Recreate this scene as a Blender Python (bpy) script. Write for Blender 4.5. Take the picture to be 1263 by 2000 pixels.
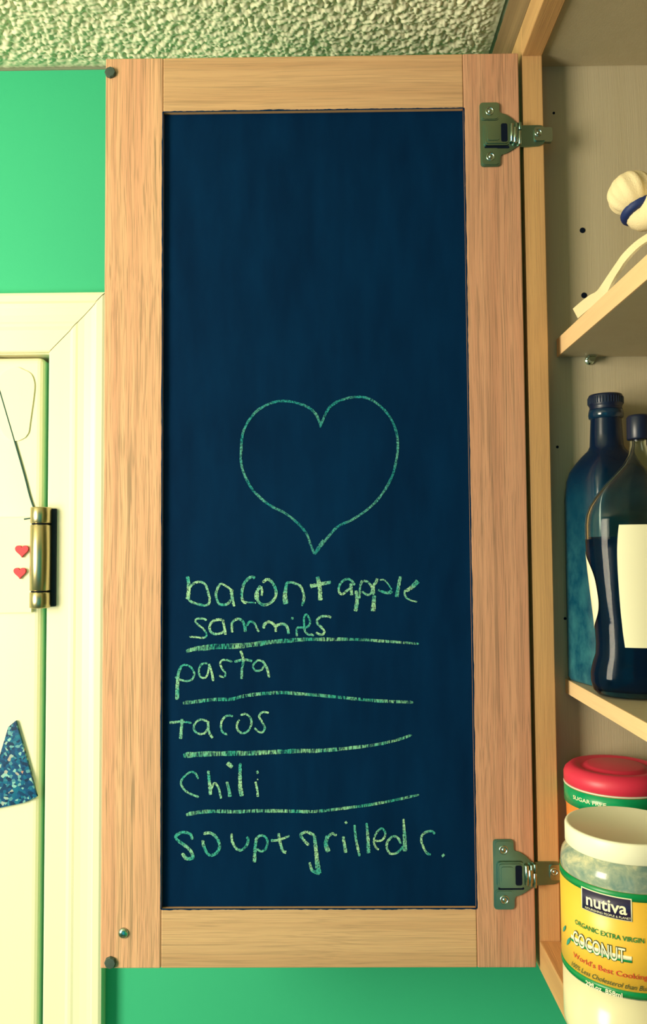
import bpy, bmesh, math, random
import numpy as np
from mathutils import Vector, Matrix

for o in list(bpy.data.objects):
    bpy.data.objects.remove(o, do_unlink=True)
random.seed(7)
SC = bpy.context.scene
COL = SC.collection

# ------------------------------------------------------------------ camera
F = 1560.0                      # focal length in photo pixels (1263 x 2000)
CX, CY = 631.5, 1000.0
CAM = Vector((0.0, 0.0, 1.81))
fwd = Vector((648.5 - CX, 1076 - CY, F)).normalized()      # world +Y seen in image axes (x right, y down, z in)
up = Vector((-0.0078, -1.0, 0.0)); up = (up - fwd * up.dot(fwd)).normalized()
rgt = fwd.cross(up).normalized()
ax_r = Vector((rgt.x, fwd.x, up.x))      # camera right, in world
ax_d = Vector((rgt.y, fwd.y, up.y))      # camera down
ax_f = Vector((rgt.z, fwd.z, up.z))      # camera forward
cd = bpy.data.cameras.new('camera'); cam = bpy.data.objects.new('camera', cd); COL.objects.link(cam)
M = Matrix.Identity(4)
for i, v in enumerate((ax_r, -ax_d, -ax_f)):
    for k in range(3): M[k][i] = v[k]
M.translation = CAM
cam.matrix_world = M
cd.sensor_fit = 'HORIZONTAL'; cd.sensor_width = 36.0; cd.lens = 36.0 * F / 1263.0
cd.clip_start = 0.02
SC.camera = cam

# ------------------------------------------------------------------ light
wd = bpy.data.worlds.new('world'); SC.world = wd; wd.use_nodes = True
bg = wd.node_tree.nodes['Background']
bg.inputs[0].default_value = (0.05, 0.58, 0.74, 1); bg.inputs[1].default_value = 0.85
ld = bpy.data.lights.new('window_daylight', 'AREA'); ld.shape = 'RECTANGLE'; ld.size = 0.48; ld.size_y = 0.85
ld.energy = 35; ld.color = (1.0, 0.88, 0.66)
lo = bpy.data.objects.new('window_daylight', ld); COL.objects.link(lo)
LP = Vector((-1.22, -0.16, 1.84)); lo.location = LP
lo.rotation_euler = (Vector((0.0, 0.74, 1.80)) - LP).to_track_quat('-Z', 'Y').to_euler()
SC.view_settings.view_transform = 'Standard'; SC.view_settings.look = 'None'
SC.view_settings.exposure = 0.0; SC.view_settings.gamma = 1.0; SC.view_settings.use_curve_mapping = False

# ------------------------------------------------------------------ pixel -> world
def ray(px, py):
    return (ax_r * (px - CX) + ax_d * (py - CY) + ax_f * F)
def WY(px, py, Y):
    r = ray(px, py); return CAM + r * ((Y - CAM.y) / r.y)
def WX(px, py, X):
    r = ray(px, py); return CAM + r * ((X - CAM.x) / r.x)
def WZ(px, py, Z):
    r = ray(px, py); return CAM + r * ((Z - CAM.z) / r.z)

# ------------------------------------------------------------------ materials
def srgb(r, g, b):
    f = lambda c: (c / 255 / 12.92) if c / 255 <= 0.04045 else ((c / 255 + 0.055) / 1.055) ** 2.4
    return (f(r), f(g), f(b), 1)
def mat(name, col, rough=0.5, metal=0.0, spec=0.5, **kw):
    m = bpy.data.materials.new(name); m.use_nodes = True
    b = m.node_tree.nodes['Principled BSDF']
    b.inputs['Base Color'].default_value = col if len(col) == 4 else (*col, 1)
    b.inputs['Roughness'].default_value = rough; b.inputs['Metallic'].default_value = metal
    b.inputs['Specular IOR Level'].default_value = spec
    for k, v in kw.items(): b.inputs[k].default_value = v
    return m
def nd(m, typ, **kw):
    n = m.node_tree.nodes.new(typ)
    for k, v in kw.items(): setattr(n, k, v)
    return n
def lk(m, a, b): m.node_tree.links.new(a, b)
def bsdf(m): return m.node_tree.nodes['Principled BSDF']
def coords(m, scale=(1, 1, 1), rot=(0, 0, 0), loc=(0, 0, 0)):
    t = nd(m, 'ShaderNodeTexCoord'); p = nd(m, 'ShaderNodeMapping')
    p.inputs['Scale'].default_value = scale; p.inputs['Rotation'].default_value = rot; p.inputs['Location'].default_value = loc
    lk(m, t.outputs['Object'], p.inputs['Vector']); return p.outputs['Vector']
def noise(m, vec, scale, detail=3, rough=0.55, dist=0.0):
    n = nd(m, 'ShaderNodeTexNoise'); n.inputs['Scale'].default_value = scale; n.inputs['Detail'].default_value = detail
    n.inputs['Roughness'].default_value = rough; n.inputs['Distortion'].default_value = dist
    lk(m, vec, n.inputs['Vector']); return n.outputs['Fac']
def ramp(m, fac, stops):
    r = nd(m, 'ShaderNodeValToRGB'); e = r.color_ramp.elements
    e[0].position, e[0].color = stops[0]; e[1].position, e[1].color = stops[-1]
    for p, c in stops[1:-1]:
        x = e.new(p); x.color = c
    lk(m, fac, r.inputs['Fac']); return r.outputs['Color']
def mix(m, fac, a, b, mode='MIX'):
    n = nd(m, 'ShaderNodeMix', data_type='RGBA', blend_type=mode)
    for s, v in ((n.inputs[0], fac), (n.inputs[6], a), (n.inputs[7], b)):
        if isinstance(v, bpy.types.NodeSocket): lk(m, v, s)
        else: s.default_value = v
    return n.outputs[2]
def bump(m, fac, strength=0.2, dist=0.001):
    n = nd(m, 'ShaderNodeBump'); n.inputs['Strength'].default_value = strength; n.inputs['Distance'].default_value = dist
    lk(m, fac, n.inputs['Height']); lk(m, n.outputs['Normal'], bsdf(m).inputs['Normal'])
G = lambda v: (v, v, v, 1)

def oak(name, axis, light, dark, pore, loc=(0, 0, 0), streak=0.5):
    """oak with the grain running along the given world axis"""
    m = mat(name, light, 0.5, spec=0.3)
    def st(a, b):
        s = [a, a, a]; s['XYZ'.index(axis)] = b; return tuple(s)
    def wavy(sc, l):
        base = coords(m, (1, 1, 1), loc=l)
        wn = nd(m, 'ShaderNodeTexNoise'); wn.inputs['Scale'].default_value = 5.0; wn.inputs['Detail'].default_value = 1
        lk(m, base, wn.inputs['Vector'])
        sub = nd(m, 'ShaderNodeVectorMath', operation='MULTIPLY_ADD'); lk(m, wn.outputs['Color'], sub.inputs[0])
        sub.inputs[1].default_value = (0.009, 0.009, 0.009); lk(m, base, sub.inputs[2])
        mp = nd(m, 'ShaderNodeMapping'); mp.inputs['Scale'].default_value = sc; lk(m, sub.outputs[0], mp.inputs['Vector']); return mp.outputs['Vector']
    mid = tuple((a + b) / 2 for a, b in zip(light, dark))
    band = noise(m, wavy(st(1, 0.010), loc), 70, 3, 0.6, 0.4)
    c = ramp(m, band, [(0.36, dark), (0.5, mid), (0.62, light)])
    ring = noise(m, wavy(st(1, 0.007), tuple(v + 1.7 for v in loc)), 240, 2, 0.5, 0.2)
    c = mix(m, ramp(m, ring, [(0.50, G(0)), (0.66, G(streak * 0.55))]), c, tuple(0.5 * (a + b) for a, b in zip(dark, pore)))
    stk = noise(m, wavy(st(1, 0.010), (loc[0] + 3, loc[1] + 1, loc[2] + 2)), 420, 3, 0.62, 0.2)
    zone = noise(m, wavy(st(1, 0.03), (loc[0] + 5, loc[1], loc[2] + 1)), 38, 2)
    sm = nd(m, 'ShaderNodeMath', operation='MULTIPLY'); lk(m, ramp(m, stk, [(0.52, G(0)), (0.64, G(1))]), sm.inputs[0]); lk(m, ramp(m, zone, [(0.40, G(0.25)), (0.62, G(1))]), sm.inputs[1])
    sm2 = nd(m, 'ShaderNodeMath', operation='MULTIPLY'); lk(m, sm.outputs[0], sm2.inputs[0]); sm2.inputs[1].default_value = streak
    c = mix(m, sm2.outputs[0], c, pore)
    fine = noise(m, wavy(st(1, 0.014), loc), 1150, 2, 0.5)
    c = mix(m, ramp(m, fine, [(0.50, G(0)), (0.66, G(streak * 0.8))]), c, pore)
    lk(m, c, bsdf(m).inputs['Base Color'])
    bump(m, fine, 0.25, 0.0006)
    return m

OAK_L, OAK_D, OAK_P = (0.77, 0.425, 0.235, 1), (0.68, 0.33, 0.19, 1), (0.29, 0.185, 0.10, 1)
m_oak_a = oak('oak_vertical_a', 'Z', OAK_L, OAK_D, OAK_P, (0, 0, 0), 0.80)
m_oak_shade = oak('oak_vertical_shaded', 'Z', (0.64, 0.34, 0.20, 1), (0.55, 0.265, 0.155, 1), (0.24, 0.14, 0.085, 1), (4.1, 0, 0), 0.62)  # right door stile: oak darkened in colour for the light falling off
m_oak_h = oak('oak_horizontal', 'X', (0.64, 0.385, 0.20, 1), (0.55, 0.31, 0.155, 1), OAK_P, (0, 3, 1), 0.42)
m_oak_f = oak('oak_frame', 'Z', (0.62, 0.36, 0.15, 1), (0.54, 0.30, 0.125, 1), (0.33, 0.19, 0.09, 1), (7, 2, 0), 0.35)
m_oak_y = oak('oak_rail', 'Y', (0.62, 0.36, 0.15, 1), (0.52, 0.29, 0.12, 1), (0.33, 0.19, 0.09, 1), (2, 5, 0), 0.3)
m_trim = oak('oak_trim', 'Y', (0.27, 0.165, 0.08, 1), (0.21, 0.125, 0.06, 1), (0.14, 0.085, 0.045, 1), (1, 5, 3), 0.3)  # darker copy of the rail oak, the board's shade put into its colour
m_lam = oak('maple_laminate', 'Z', (0.50, 0.43, 0.29, 1), (0.48, 0.41, 0.27, 1), (0.43, 0.36, 0.24, 1), (3, 1, 0), 0.25)
m_edge = oak('shelf_edge_band', 'Y', (0.82, 0.57, 0.31, 1), (0.78, 0.53, 0.28, 1), (0.72, 0.47, 0.25, 1), (1, 0, 4), 0.3)

m_board = mat('chalkboard_paint', (0.002, 0.017, 0.046, 1), 0.7, spec=0.04)
f_ = noise(m_board, coords(m_board, (1, 1, 0.25)), 45, 4, 0.6)
lk(m_board, ramp(m_board, f_, [(0.3, (0.0002, 0.0135, 0.048, 1)), (0.75, (0.0005, 0.021, 0.070, 1))]), bsdf(m_board).inputs['Base Color'])
bump(m_board, noise(m_board, coords(m_board, (1, 1, 0.4)), 700, 2), 0.12, 0.0004)

def chalk_mat(name, a, b, lo_, hi_, sx=1.0, sz=1.0):
    m = mat(name, a, 0.9, spec=0.1)
    n1 = noise(m, coords(m, (sx, 1, sz)), 620, 3, 0.7)
    n2 = noise(m, coords(m), 60, 2)
    lk(m, ramp(m, n2, [(0.40, a), (0.62, b)]), bsdf(m).inputs['Base Color'])
    lk(m, ramp(m, n1, [(lo_, G(0)), (hi_, G(1))]), bsdf(m).inputs['Alpha'])
    return m
m_chalk = chalk_mat('chalk', (0.05, 0.38, 0.31, 1), (0.36, 0.64, 0.38, 1), 0.33, 0.56)
m_chalk_line = chalk_mat('chalk_underline', (0.04, 0.36, 0.28, 1), (0.26, 0.58, 0.34, 1), 0.39, 0.60, 1.1, 0.25)
m_chalk_heart = chalk_mat('chalk_heart', (0.02, 0.25, 0.26, 1), (0.12, 0.42, 0.33, 1), 0.34, 0.60)

m_green = mat('green_wall_paint', (0.050, 0.46, 0.235, 1), 0.6, spec=0.15)
bump(m_green, noise(m_green, coords(m_green), 260, 3), 0.12, 0.0008)
m_white = mat('white_gloss_paint', (0.88, 0.83, 0.56, 1), 0.35, spec=0.4)
m_wall = mat('plain_wall_paint', (0.42, 0.52, 0.44, 1), 0.7)
m_ceil = mat('popcorn_ceiling', (0.82, 0.78, 0.56, 1), 0.9, spec=0.1)
m_floor = mat('floor_vinyl', (0.30, 0.26, 0.20, 1), 0.5)
m_dark = mat('dark_gap', (0.004, 0.008, 0.02, 1), 0.9, spec=0.1)
m_steel = mat('hinge_steel', (0.22, 0.36, 0.30, 1), 0.30, 1.0)
m_steel2 = mat('hinge_steel_bright', (0.42, 0.54, 0.48, 1), 0.20, 1.0)
m_brass = mat('satin_brass', (0.47, 0.40, 0.23, 1), 0.30, 1.0)
m_leaf_shade = mat('shaded_hinge_leaf', (0.012, 0.022, 0.035, 1), 0.5, 0.0, 0.2)  # near-black colour stands for the deep shade on the hinge leaf
m_bumper = mat('grey_rubber', (0.045, 0.075, 0.06, 1), 0.6)
m_cloth = mat('cream_cotton', (0.80, 0.66, 0.40, 1), 0.9, spec=0.1)
bump(m_cloth, noise(m_cloth, coords(m_cloth), 900, 2), 0.4, 0.0008)
m_blue = mat('blue_ribbon', (0.003, 0.02, 0.12, 1), 0.6)

# ------------------------------------------------------------------ mesh helpers
def obj(name, verts, faces, m, parent=None, smooth=False):
    me = bpy.data.meshes.new(name); me.from_pydata([tuple(v) for v in verts], [], faces); me.validate(); me.update()
    bm = bmesh.new(); bm.from_mesh(me); bmesh.ops.recalc_face_normals(bm, faces=bm.faces); bm.to_mesh(me); bm.free()
    return link(name, me, m, parent, smooth)
def link(name, me, m, parent=None, smooth=False):
    o = bpy.data.objects.new(name, me); COL.objects.link(o)
    if m: me.materials.append(m)
    if smooth:
        for p in me.polygons: p.use_smooth = True
    if parent: par(o, parent)
    return o
def par(o, parent):
    o.parent = parent
    pm = parent.matrix_basis.copy(); p = parent.parent
    if p: pm = p.matrix_basis @ p_inv(parent) @ pm
    o.matrix_parent_inverse = pm.inverted()
def p_inv(o): return o.matrix_parent_inverse
def bobj(name, bm, m, parent=None, smooth=False):
    me = bpy.data.meshes.new(name); bmesh.ops.recalc_face_normals(bm, faces=bm.faces); bm.to_mesh(me); bm.free()
    return link(name, me, m, parent, smooth)
def empty(name, loc, label=None, cat=None, group=None):
    o = bpy.data.objects.new(name, None); o.empty_display_size = 0.02; COL.objects.link(o); o.location = loc
    tag(o, label, cat, group); return o
def tag(o, label=None, cat=None, group=None, kind=None):
    if label: o['label'] = label
    if cat: o['category'] = cat
    if group: o['group'] = group
    if kind: o['kind'] = kind
    return o
def add_box(bm, x0, x1, y0, y1, z0, z1, bev=0.0, seg=2):
    r = bmesh.ops.create_cube(bm, size=1.0)
    vs = r['verts']
    for v in vs:
        v.co = Vector(((x0 + x1) / 2 + v.co.x * (x1 - x0), (y0 + y1) / 2 + v.co.y * (y1 - y0), (z0 + z1) / 2 + v.co.z * (z1 - z0)))
    if bev:
        es = list({e for v in vs for e in v.link_edges})
        bmesh.ops.bevel(bm, geom=es, offset=bev, segments=seg, profile=0.5, affect='EDGES')
    return vs
def box(name, b, m, parent=None, bev=0.0, seg=2):
    bm = bmesh.new(); add_box(bm, *b, bev=bev, seg=seg); return bobj(name, bm, m, parent)
def prism(bm, pts, a, b, fn):
    """extrude a 2D outline; fn(u, v, w) -> world, w goes from a to b"""
    n = len(pts)
    A = [bm.verts.new(fn(u, v, a)) for u, v in pts]; B = [bm.verts.new(fn(u, v, b)) for u, v in pts]
    bm.faces.new(A); bm.faces.new(B)
    for i in range(n): bm.faces.new((A[i], A[(i + 1) % n], B[(i + 1) % n], B[i]))
def lathe(bm, prof, c, seg=40, axis='Z', cap=True):
    rings = []
    for r, h in prof:
        ring = []
        for k in range(seg):
            a = 2 * math.pi * k / seg; u, v = max(r, 1e-5) * math.cos(a), max(r, 1e-5) * math.sin(a)
            p = (u, v, h) if axis == 'Z' else ((u, h, v) if axis == 'Y' else (h, u, v))
            ring.append(bm.verts.new(Vector(c) + Vector(p)))
        rings.append(ring)
    for A, B in zip(rings, rings[1:]):
        for k in range(seg): bm.faces.new((A[k], A[(k + 1) % seg], B[(k + 1) % seg], B[k]))
    if cap: bm.faces.new(rings[0]); bm.faces.new(rings[-1])
def tube(bm, pts, r, seg=8):
    pts = [Vector(p) for p in pts]; rings = []
    for i, p in enumerate(pts):
        t = (pts[min(i + 1, len(pts) - 1)] - pts[max(i - 1, 0)]).normalized()
        s = t.cross(Vector((0.13, 0.31, 0.94))).normalized(); q = t.cross(s)
        rr = r[i] if isinstance(r, (list, tuple)) else r
        rings.append([bm.verts.new(p + (s * math.cos(2 * math.pi * k / seg) + q * math.sin(2 * math.pi * k / seg)) * rr) for k in range(seg)])
    for A, B in zip(rings, rings[1:]):
        for k in range(seg): bm.faces.new((A[k], A[(k + 1) % seg], B[(k + 1) % seg], B[k]))
    bm.faces.new(rings[0]); bm.faces.new(rings[-1])
def spline(pts, n=8):
    P = [Vector(p) for p in pts]
    if len(P) < 3: 
        return [P[0].lerp(P[-1], i / n) for i in range(n + 1)]
    out = []
    for i in range(len(P) - 1):
        p0, p1, p2, p3 = P[max(i - 1, 0)], P[i], P[i + 1], P[min(i + 2, len(P) - 1)]
        for k in range(n):
            t = k / n
            out.append(0.5 * ((2 * p1) + (p2 - p0) * t + (2 * p0 - 5 * p1 + 4 * p2 - p3) * t * t + (3 * p1 - p0 - 3 * p2 + p3) * t ** 3))
    return out + [P[-1]]
def rrect(x0, x1, y0, y1, r, n=5):
    out = []
    for cx, cy, a0 in ((x1 - r, y1 - r, 0), (x0 + r, y1 - r, 90), (x0 + r, y0 + r, 180), (x1 - r, y0 + r, 270)):
        for k in range(n + 1):
            a = math.radians(a0 + 90 * k / n); out.append((cx + r * math.cos(a), cy + r * math.sin(a)))
    return out

# ------------------------------------------------------------------ key planes
YD = 0.715      # face of the open cabinet door
YS = 0.718      # inner edge of the face-frame stile
YP = 0.741      # far side panel of the cabinet
YW = 0.880      # green wall
XF, XB = 0.1785, 0.1972      # face frame front / back
ZC = WY(60, 138, YW).z       # ceiling
XR = 0.50       # wall behind the cabinets
XL = -1.32      # window wall
XSH = WY(1086, 681, YP).x    # shelf fronts
zoff = lambda r: CAM.z + r
Z_FT = zoff(0.484)           # face frame top
Z_RT = WY(1217, 128, YP).z   # cabinet top panel (underside)
Z_FB = zoff(-0.367)          # face frame bottom
Z_FL = zoff(-0.342)          # cabinet floor
Y_NEAR = YP - 0.36

# ------------------------------------------------------------------ room shell
xs_in = WY(94, 900, YW).x     # inner edge of the door opening (hinge side)
DW = 0.76
door_top = WY(70, 683, YW).z
w = bmesh.new()
add_box(w, xs_in, XR, YW, YW + 0.10, 0, ZC)
add_box(w, XL, xs_in - DW, YW, YW + 0.10, 0, ZC)
add_box(w, xs_in - DW, xs_in, YW, YW + 0.10, door_top, ZC)
tag(bobj('wall_back', w, m_green), kind='structure')
tag(box('wall_right', (XR, XR + 0.1, -2.2, YW + 0.1, 0, ZC), m_green), kind='structure')
tag(box('floor', (XL - 0.1, XR + 0.1, -2.2, YW + 0.1, -0.08, 0), m_floor), kind='structure')
ceil = tag(box('ceiling', (XL - 0.1, XR + 0.1, -2.2, YW + 0.1, ZC + 0.006, ZC + 0.1), m_ceil), kind='structure')
# window wall with a real opening, the daylight stands in it
wy0, wy1, wz0, wz1 = -0.50, 0.18, 1.30, 2.28
w = bmesh.new()
add_box(w, XL - 0.1, XL, wy1, YW + 0.1, 0, ZC); add_box(w, XL - 0.1, XL, -2.2, wy0, 0, ZC)
add_box(w, XL - 0.1, XL, wy0, wy1, 0, wz0); add_box(w, XL - 0.1, XL, wy0, wy1, wz1, ZC)
tag(bobj('wall_left', w, m_wall), kind='structure')
win = tag(empty('window_1', (XL, (wy0 + wy1) / 2, wz0)), kind='structure')
for b in ((wy0, wy0 + .04, wz0, wz1), (wy1 - .04, wy1, wz0, wz1), (wy0 + .04, wy1 - .04, wz0, wz0 + .04), (wy0 + .04, wy1 - .04, wz1 - .04, wz1)):
    box('window_frame', (XL - 0.06, XL - 0.01, *b), m_white, win)

# popcorn texture near the green wall: real bumps
def popcorn(x0, x1, y0, y1, step=0.0011):
    nx, ny = int((x1 - x0) / step), int((y1 - y0) / step)
    X, Y = np.meshgrid(np.linspace(x0, x1, nx), np.linspace(y0, y1, ny), indexing='ij')
    H = np.zeros_like(X); rng = np.random.default_rng(3)
    n = int((x1 - x0) * (y1 - y0) / (0.0034 ** 2))
    for _ in range(n):
        cx, cy = rng.uniform(x0, x1), rng.uniform(y0, y1); r = rng.uniform(0.0016, 0.0040); el = rng.uniform(0.65, 1.5); th = rng.uniform(0, 3.14)
        i0, i1 = np.searchsorted(X[:, 0], [cx - 2 * r, cx + 2 * r]); j0, j1 = np.searchsorted(Y[0], [cy - 2 * r, cy + 2 * r])
        dx, dy = X[i0:i1, j0:j1] - cx, Y[i0:i1, j0:j1] - cy
        u = (dx * math.cos(th) + dy * math.sin(th)) / el; v = (-dx * math.sin(th) + dy * math.cos(th)) * el
        h = np.sqrt(np.clip(r * r - u * u - v * v, 0, None)) * rng.uniform(0.8, 1.5)
        H[i0:i1, j0:j1] = np.maximum(H[i0:i1, j0:j1], h)
    H *= np.clip((YW - Y) / 0.022, 0.12, 1) * np.clip((XF - X) / 0.018, 0.15, 1)
    V = np.stack([X, Y, ZC + 0.004 - H], -1).reshape(-1, 3)
    I = np.arange(nx * ny).reshape(nx, ny)
    Fc = np.stack([I[:-1, :-1], I[:-1, 1:], I[1:, 1:], I[1:, :-1]], -1).reshape(-1, 4)
    me = bpy.data.meshes.new('popcorn_texture')
    me.from_pydata(V.tolist(), [], Fc.tolist()); me.update()
    o = link('popcorn_texture', me, m_ceil, ceil, True); tag(o, kind='stuff')
popcorn(-0.58, XF, 0.735, YW)
popcorn(-0.58, XF, 0.40, 0.7352, 0.002)
popcorn(XL, -0.5798, 0.40, YW, 0.002)

# door casing: moulded profile with mitred corners
CW = 0.064   # casing width
prof = [(0.0, 0.0), (0.0, 0.009), (0.0015, 0.0105), (0.017, 0.0112), (0.0240, 0.0116), (0.0275, 0.0134), (0.0305, 0.0136), (0.0330, 0.0130),
        (0.040, 0.0132), (0.048, 0.0144), (0.0525, 0.0156), (0.0545, 0.0176), (0.061, 0.0178), (0.064, 0.0165), (0.064, 0.0)]
zi = WY(70, 688, YW - 0.011).z
xi = WY(93, 900, YW - 0.011).x
xo = xi - DW - 0.004
def casing(name, pa, pb):
    vs, n = [], len(prof)
    for fn in (pa, pb): vs += [fn(d, t) for d, t in prof]
    fs = [(i, i + 1, n + i + 1, n + i) for i in range(n - 1)] + [(n - 1, 0, n, 2 * n - 1), tuple(range(n)), tuple(range(n, 2 * n))]
    tag(obj(name, vs, fs, m_white), kind='structure')
casing('trim_1', lambda d, t: (xi + d, YW - t, 0.0), lambda d, t: (xi + d, YW - t, zi + d - 0.0004))
casing('trim_2', lambda d, t: (xo - d, YW - t, 0.0), lambda d, t: (xo - d, YW - t, zi + d - 0.0004))
casing('trim_3', lambda d, t: (xo - d, YW - t - 0.0006, zi + d + 0.0004), lambda d, t: (xi + d, YW - t - 0.0006, zi + d + 0.0004))
# jamb lining the opening
w = bmesh.new()
add_box(w, xi - 0.0006, xi + 0.004, YW - 0.004, YW + 0.099, 0, zi)
add_box(w, xs_in - DW, xi, YW - 0.004, YW + 0.099, zi - 0.0006, zi + 0.004)
add_box(w, xi - DW, xi - 0.0006, YW + 0.036, YW + 0.06, 0, zi - 0.0006)
bobj('door_jamb', w, m_white); dj = bpy.data.objects['door_jamb']; dj.name = 'trim_4'; tag(dj, kind='structure')

# white interior door, closed, hung on the casing
YSL = YW - 0.002
xs_r = WY(84.5, 900, YSL).x
zs_t = WY(60, 697, YSL).z
dr = tag(empty('door_1', ((xs_r + xs_r - DW) / 2, YSL, 0)), kind='structure')
bm = bmesh.new(); add_box(bm, xs_r - DW + 0.008, xs_r, YSL, YSL + 0.035, 0.012, zs_t, bev=0.0075, seg=4)
slab = bobj('door_slab', bm, m_white, dr)
def butt_hinge(zc, zt, zb):
    c = WY(79, zc, YSL - 0.016); z1 = WY(79, zt, YSL - 0.016).z; z0 = WY(79, zb, YSL - 0.016).z; L = z1 - z0; r = 0.0108
    h = empty('butt_hinge', (c.x, c.y, z0)); par(h, dr)
    cuts = (0, 0.155, 0.17, 0.825, 0.84, 1)
    core = bmesh.new(); lathe(core, [(r * .86, z0 + L * .02), (r * .86, z0 + L * .98)], (c.x, c.y, 0), 20); bobj('hinge_pin', core, m_dark, h, True)
    for a, b in ((0, 1), (2, 3), (4, 5)):
        bm = bmesh.new(); za, zb_ = z0 + L * cuts[a], z0 + L * cuts[b]; e = 0.0006
        lathe(bm, [(r - e, za), (r, za + e), (r, zb_ - e), (r - e, zb_)], (c.x, c.y, 0), 40)
        k = bobj('knuckle', bm, m_brass, h)
        for p in k.data.polygons: p.use_smooth = abs(p.normal.z) < 0.5
    box('leaf', (c.x + 0.004, c.x + 0.0152, YW - 0.0135, YW - 0.002, z0 + 0.001, z1 - 0.001), m_leaf_shade, h, bev=0.0012)
    return h
butt_hinge(1088, 991, 1187)

# ------------------------------------------------------------------ the cupboard
cab = empty('kitchen_cupboard', (0.33, YP - 0.18, Z_FB), 'oak wall cupboard with an open door painted as a chalkboard menu', 'cupboard')
# carcass
box('side_panel', (XB, XR - 0.004, YP, YP + 0.012, Z_FB, Z_FT), m_lam, cab)
box('side_panel', (XB, XR - 0.004, Y_NEAR - 0.012, Y_NEAR, Z_FB, Z_FT), m_lam, cab)
box('back_panel', (XR - 0.012, XR - 0.005, Y_NEAR, YP, Z_FL - 0.012, Z_FT), m_lam, cab)
box('top_panel', (XB, XR - 0.012, Y_NEAR, YP, Z_RT, Z_RT + 0.012), m_lam, cab)
box('bottom_panel', (XB, XR - 0.012, Y_NEAR, YP, Z_FL - 0.012, Z_FL), m_lam, cab)
# face frame
box('frame_stile', (XF, XB, YS, YW - 0.001, Z_FB, Z_FT), m_oak_f, cab, bev=0.0008)
box('frame_stile', (XF, XB, Y_NEAR - 0.02, Y_NEAR + 0.02, Z_FB, Z_FT), m_oak_f, cab, bev=0.0008)
zr = zoff(0.455)
box('frame_rail', (XF, XB, Y_NEAR + 0.02, YS - 0.0002, zr, Z_FT), m_oak_y, cab, bev=0.0008)
box('frame_rail', (XF, XB, Y_NEAR + 0.02, YS - 0.0002, Z_FB, Z_FL), m_oak_y, cab, bev=0.0008)
# scribe board up to the ceiling
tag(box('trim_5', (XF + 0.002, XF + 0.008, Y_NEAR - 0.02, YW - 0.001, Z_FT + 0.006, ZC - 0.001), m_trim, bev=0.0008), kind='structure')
# shelves
m_pin = m_steel2
def shelf(pt, pb):
    zt, zb = WY(*pt, YP).z, WY(*pb, YP).z; x = WY(pt[0], (pt[1] + pb[1]) / 2, YP).x
    s = box('shelf', (x + 0.0012, XR - 0.013, Y_NEAR + 0.001, YP - 0.0012, zb, zt), m_lam, cab)
    box('edge_band', (x, x + 0.0012, Y_NEAR + 0.001, YP - 0.0012, zb, zt), m_edge, s)
    return x, zt, zb
xs1, zs1, zs1b = shelf((1086, 664), (1086, 698))
xs2, zs2, zs2b = shelf((1103, 1325), (1103, 1352))
p = WY(1150, 703, YP)
bm = bmesh.new(); lathe(bm, [(0.0030, -0.010), (0.0030, -0.003), (0.0042, -0.002), (0.0042, 0.0)], (p.x, YP, zs1b - 0.0035), 16, 'Y')
add_box(bm, p.x - 0.004, p.x + 0.004, YP - 0.011, YP - 0.001, zs1b - 0.0022, zs1b - 0.0004, bev=0.0006)
bobj('shelf_pin', bm, m_pin, cab)
for q in ((1137, 450, 2.6), (1140, 577, 2.7), (1088, 873, 1.3), (1103, 1208, 1.3), (1081, 221, 1.2)):
    p = WY(q[0], q[1], YP); r = q[2] / 1000
    bm = bmesh.new(); lathe(bm, [(r, -0.0004), (r, 0.004)], (p.x, YP, p.z), 20, 'Y'); bobj('pin_hole', bm, m_dark, cab)

# the open door
def dz(py): return WY(600, py, YD).z
dx0, dx1 = WY(201, 1000, YD).x, WY(1029.5, 1000, YD).x
dz1, dz0 = WY(600, 109, YD).z, WY(600, 1891, YD).z
px0, px1 = WY(316, 1000, YD).x, WY(918, 1000, YD).x
pz1, pz0 = WY(600, 215, YD).z, WY(600, 1775, YD).z
DT = 0.019
door = box('door', (px0 - 0.006, px1 + 0.006, YD + 0.0075, YD + 0.013, pz0 - 0.006, pz1 + 0.006), m_oak_a, cab)
door['label'] = 'open oak door with a chalkboard painted on its recessed inside panel'
box('door_stile', (dx0, px0, YD, YD + DT, dz0, dz1), m_oak_a, door, bev=0.0010)
box('door_stile', (px1, dx1, YD, YD + DT, dz0, dz1), m_oak_shade, door, bev=0.0010)
box('door_rail', (px0 + 0.0001, px1 - 0.0001, YD + 0.0002, YD + DT, pz1, dz1), m_oak_h, door, bev=0.0010)
box('door_rail', (px0 + 0.0001, px1 - 0.0001, YD + 0.0002, YD + DT, dz0, pz0), m_oak_h, door, bev=0.0010)
YB = YD + 0.0045
cb = box('chalkboard_panel', (px0 + 0.0002, px1 - 0.0002, YB, YD + 0.0075, pz0 + 0.0002, pz1 - 0.0002), m_board, door)
cb['label'] = 'dark navy chalkboard paint with handwritten menu'
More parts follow.
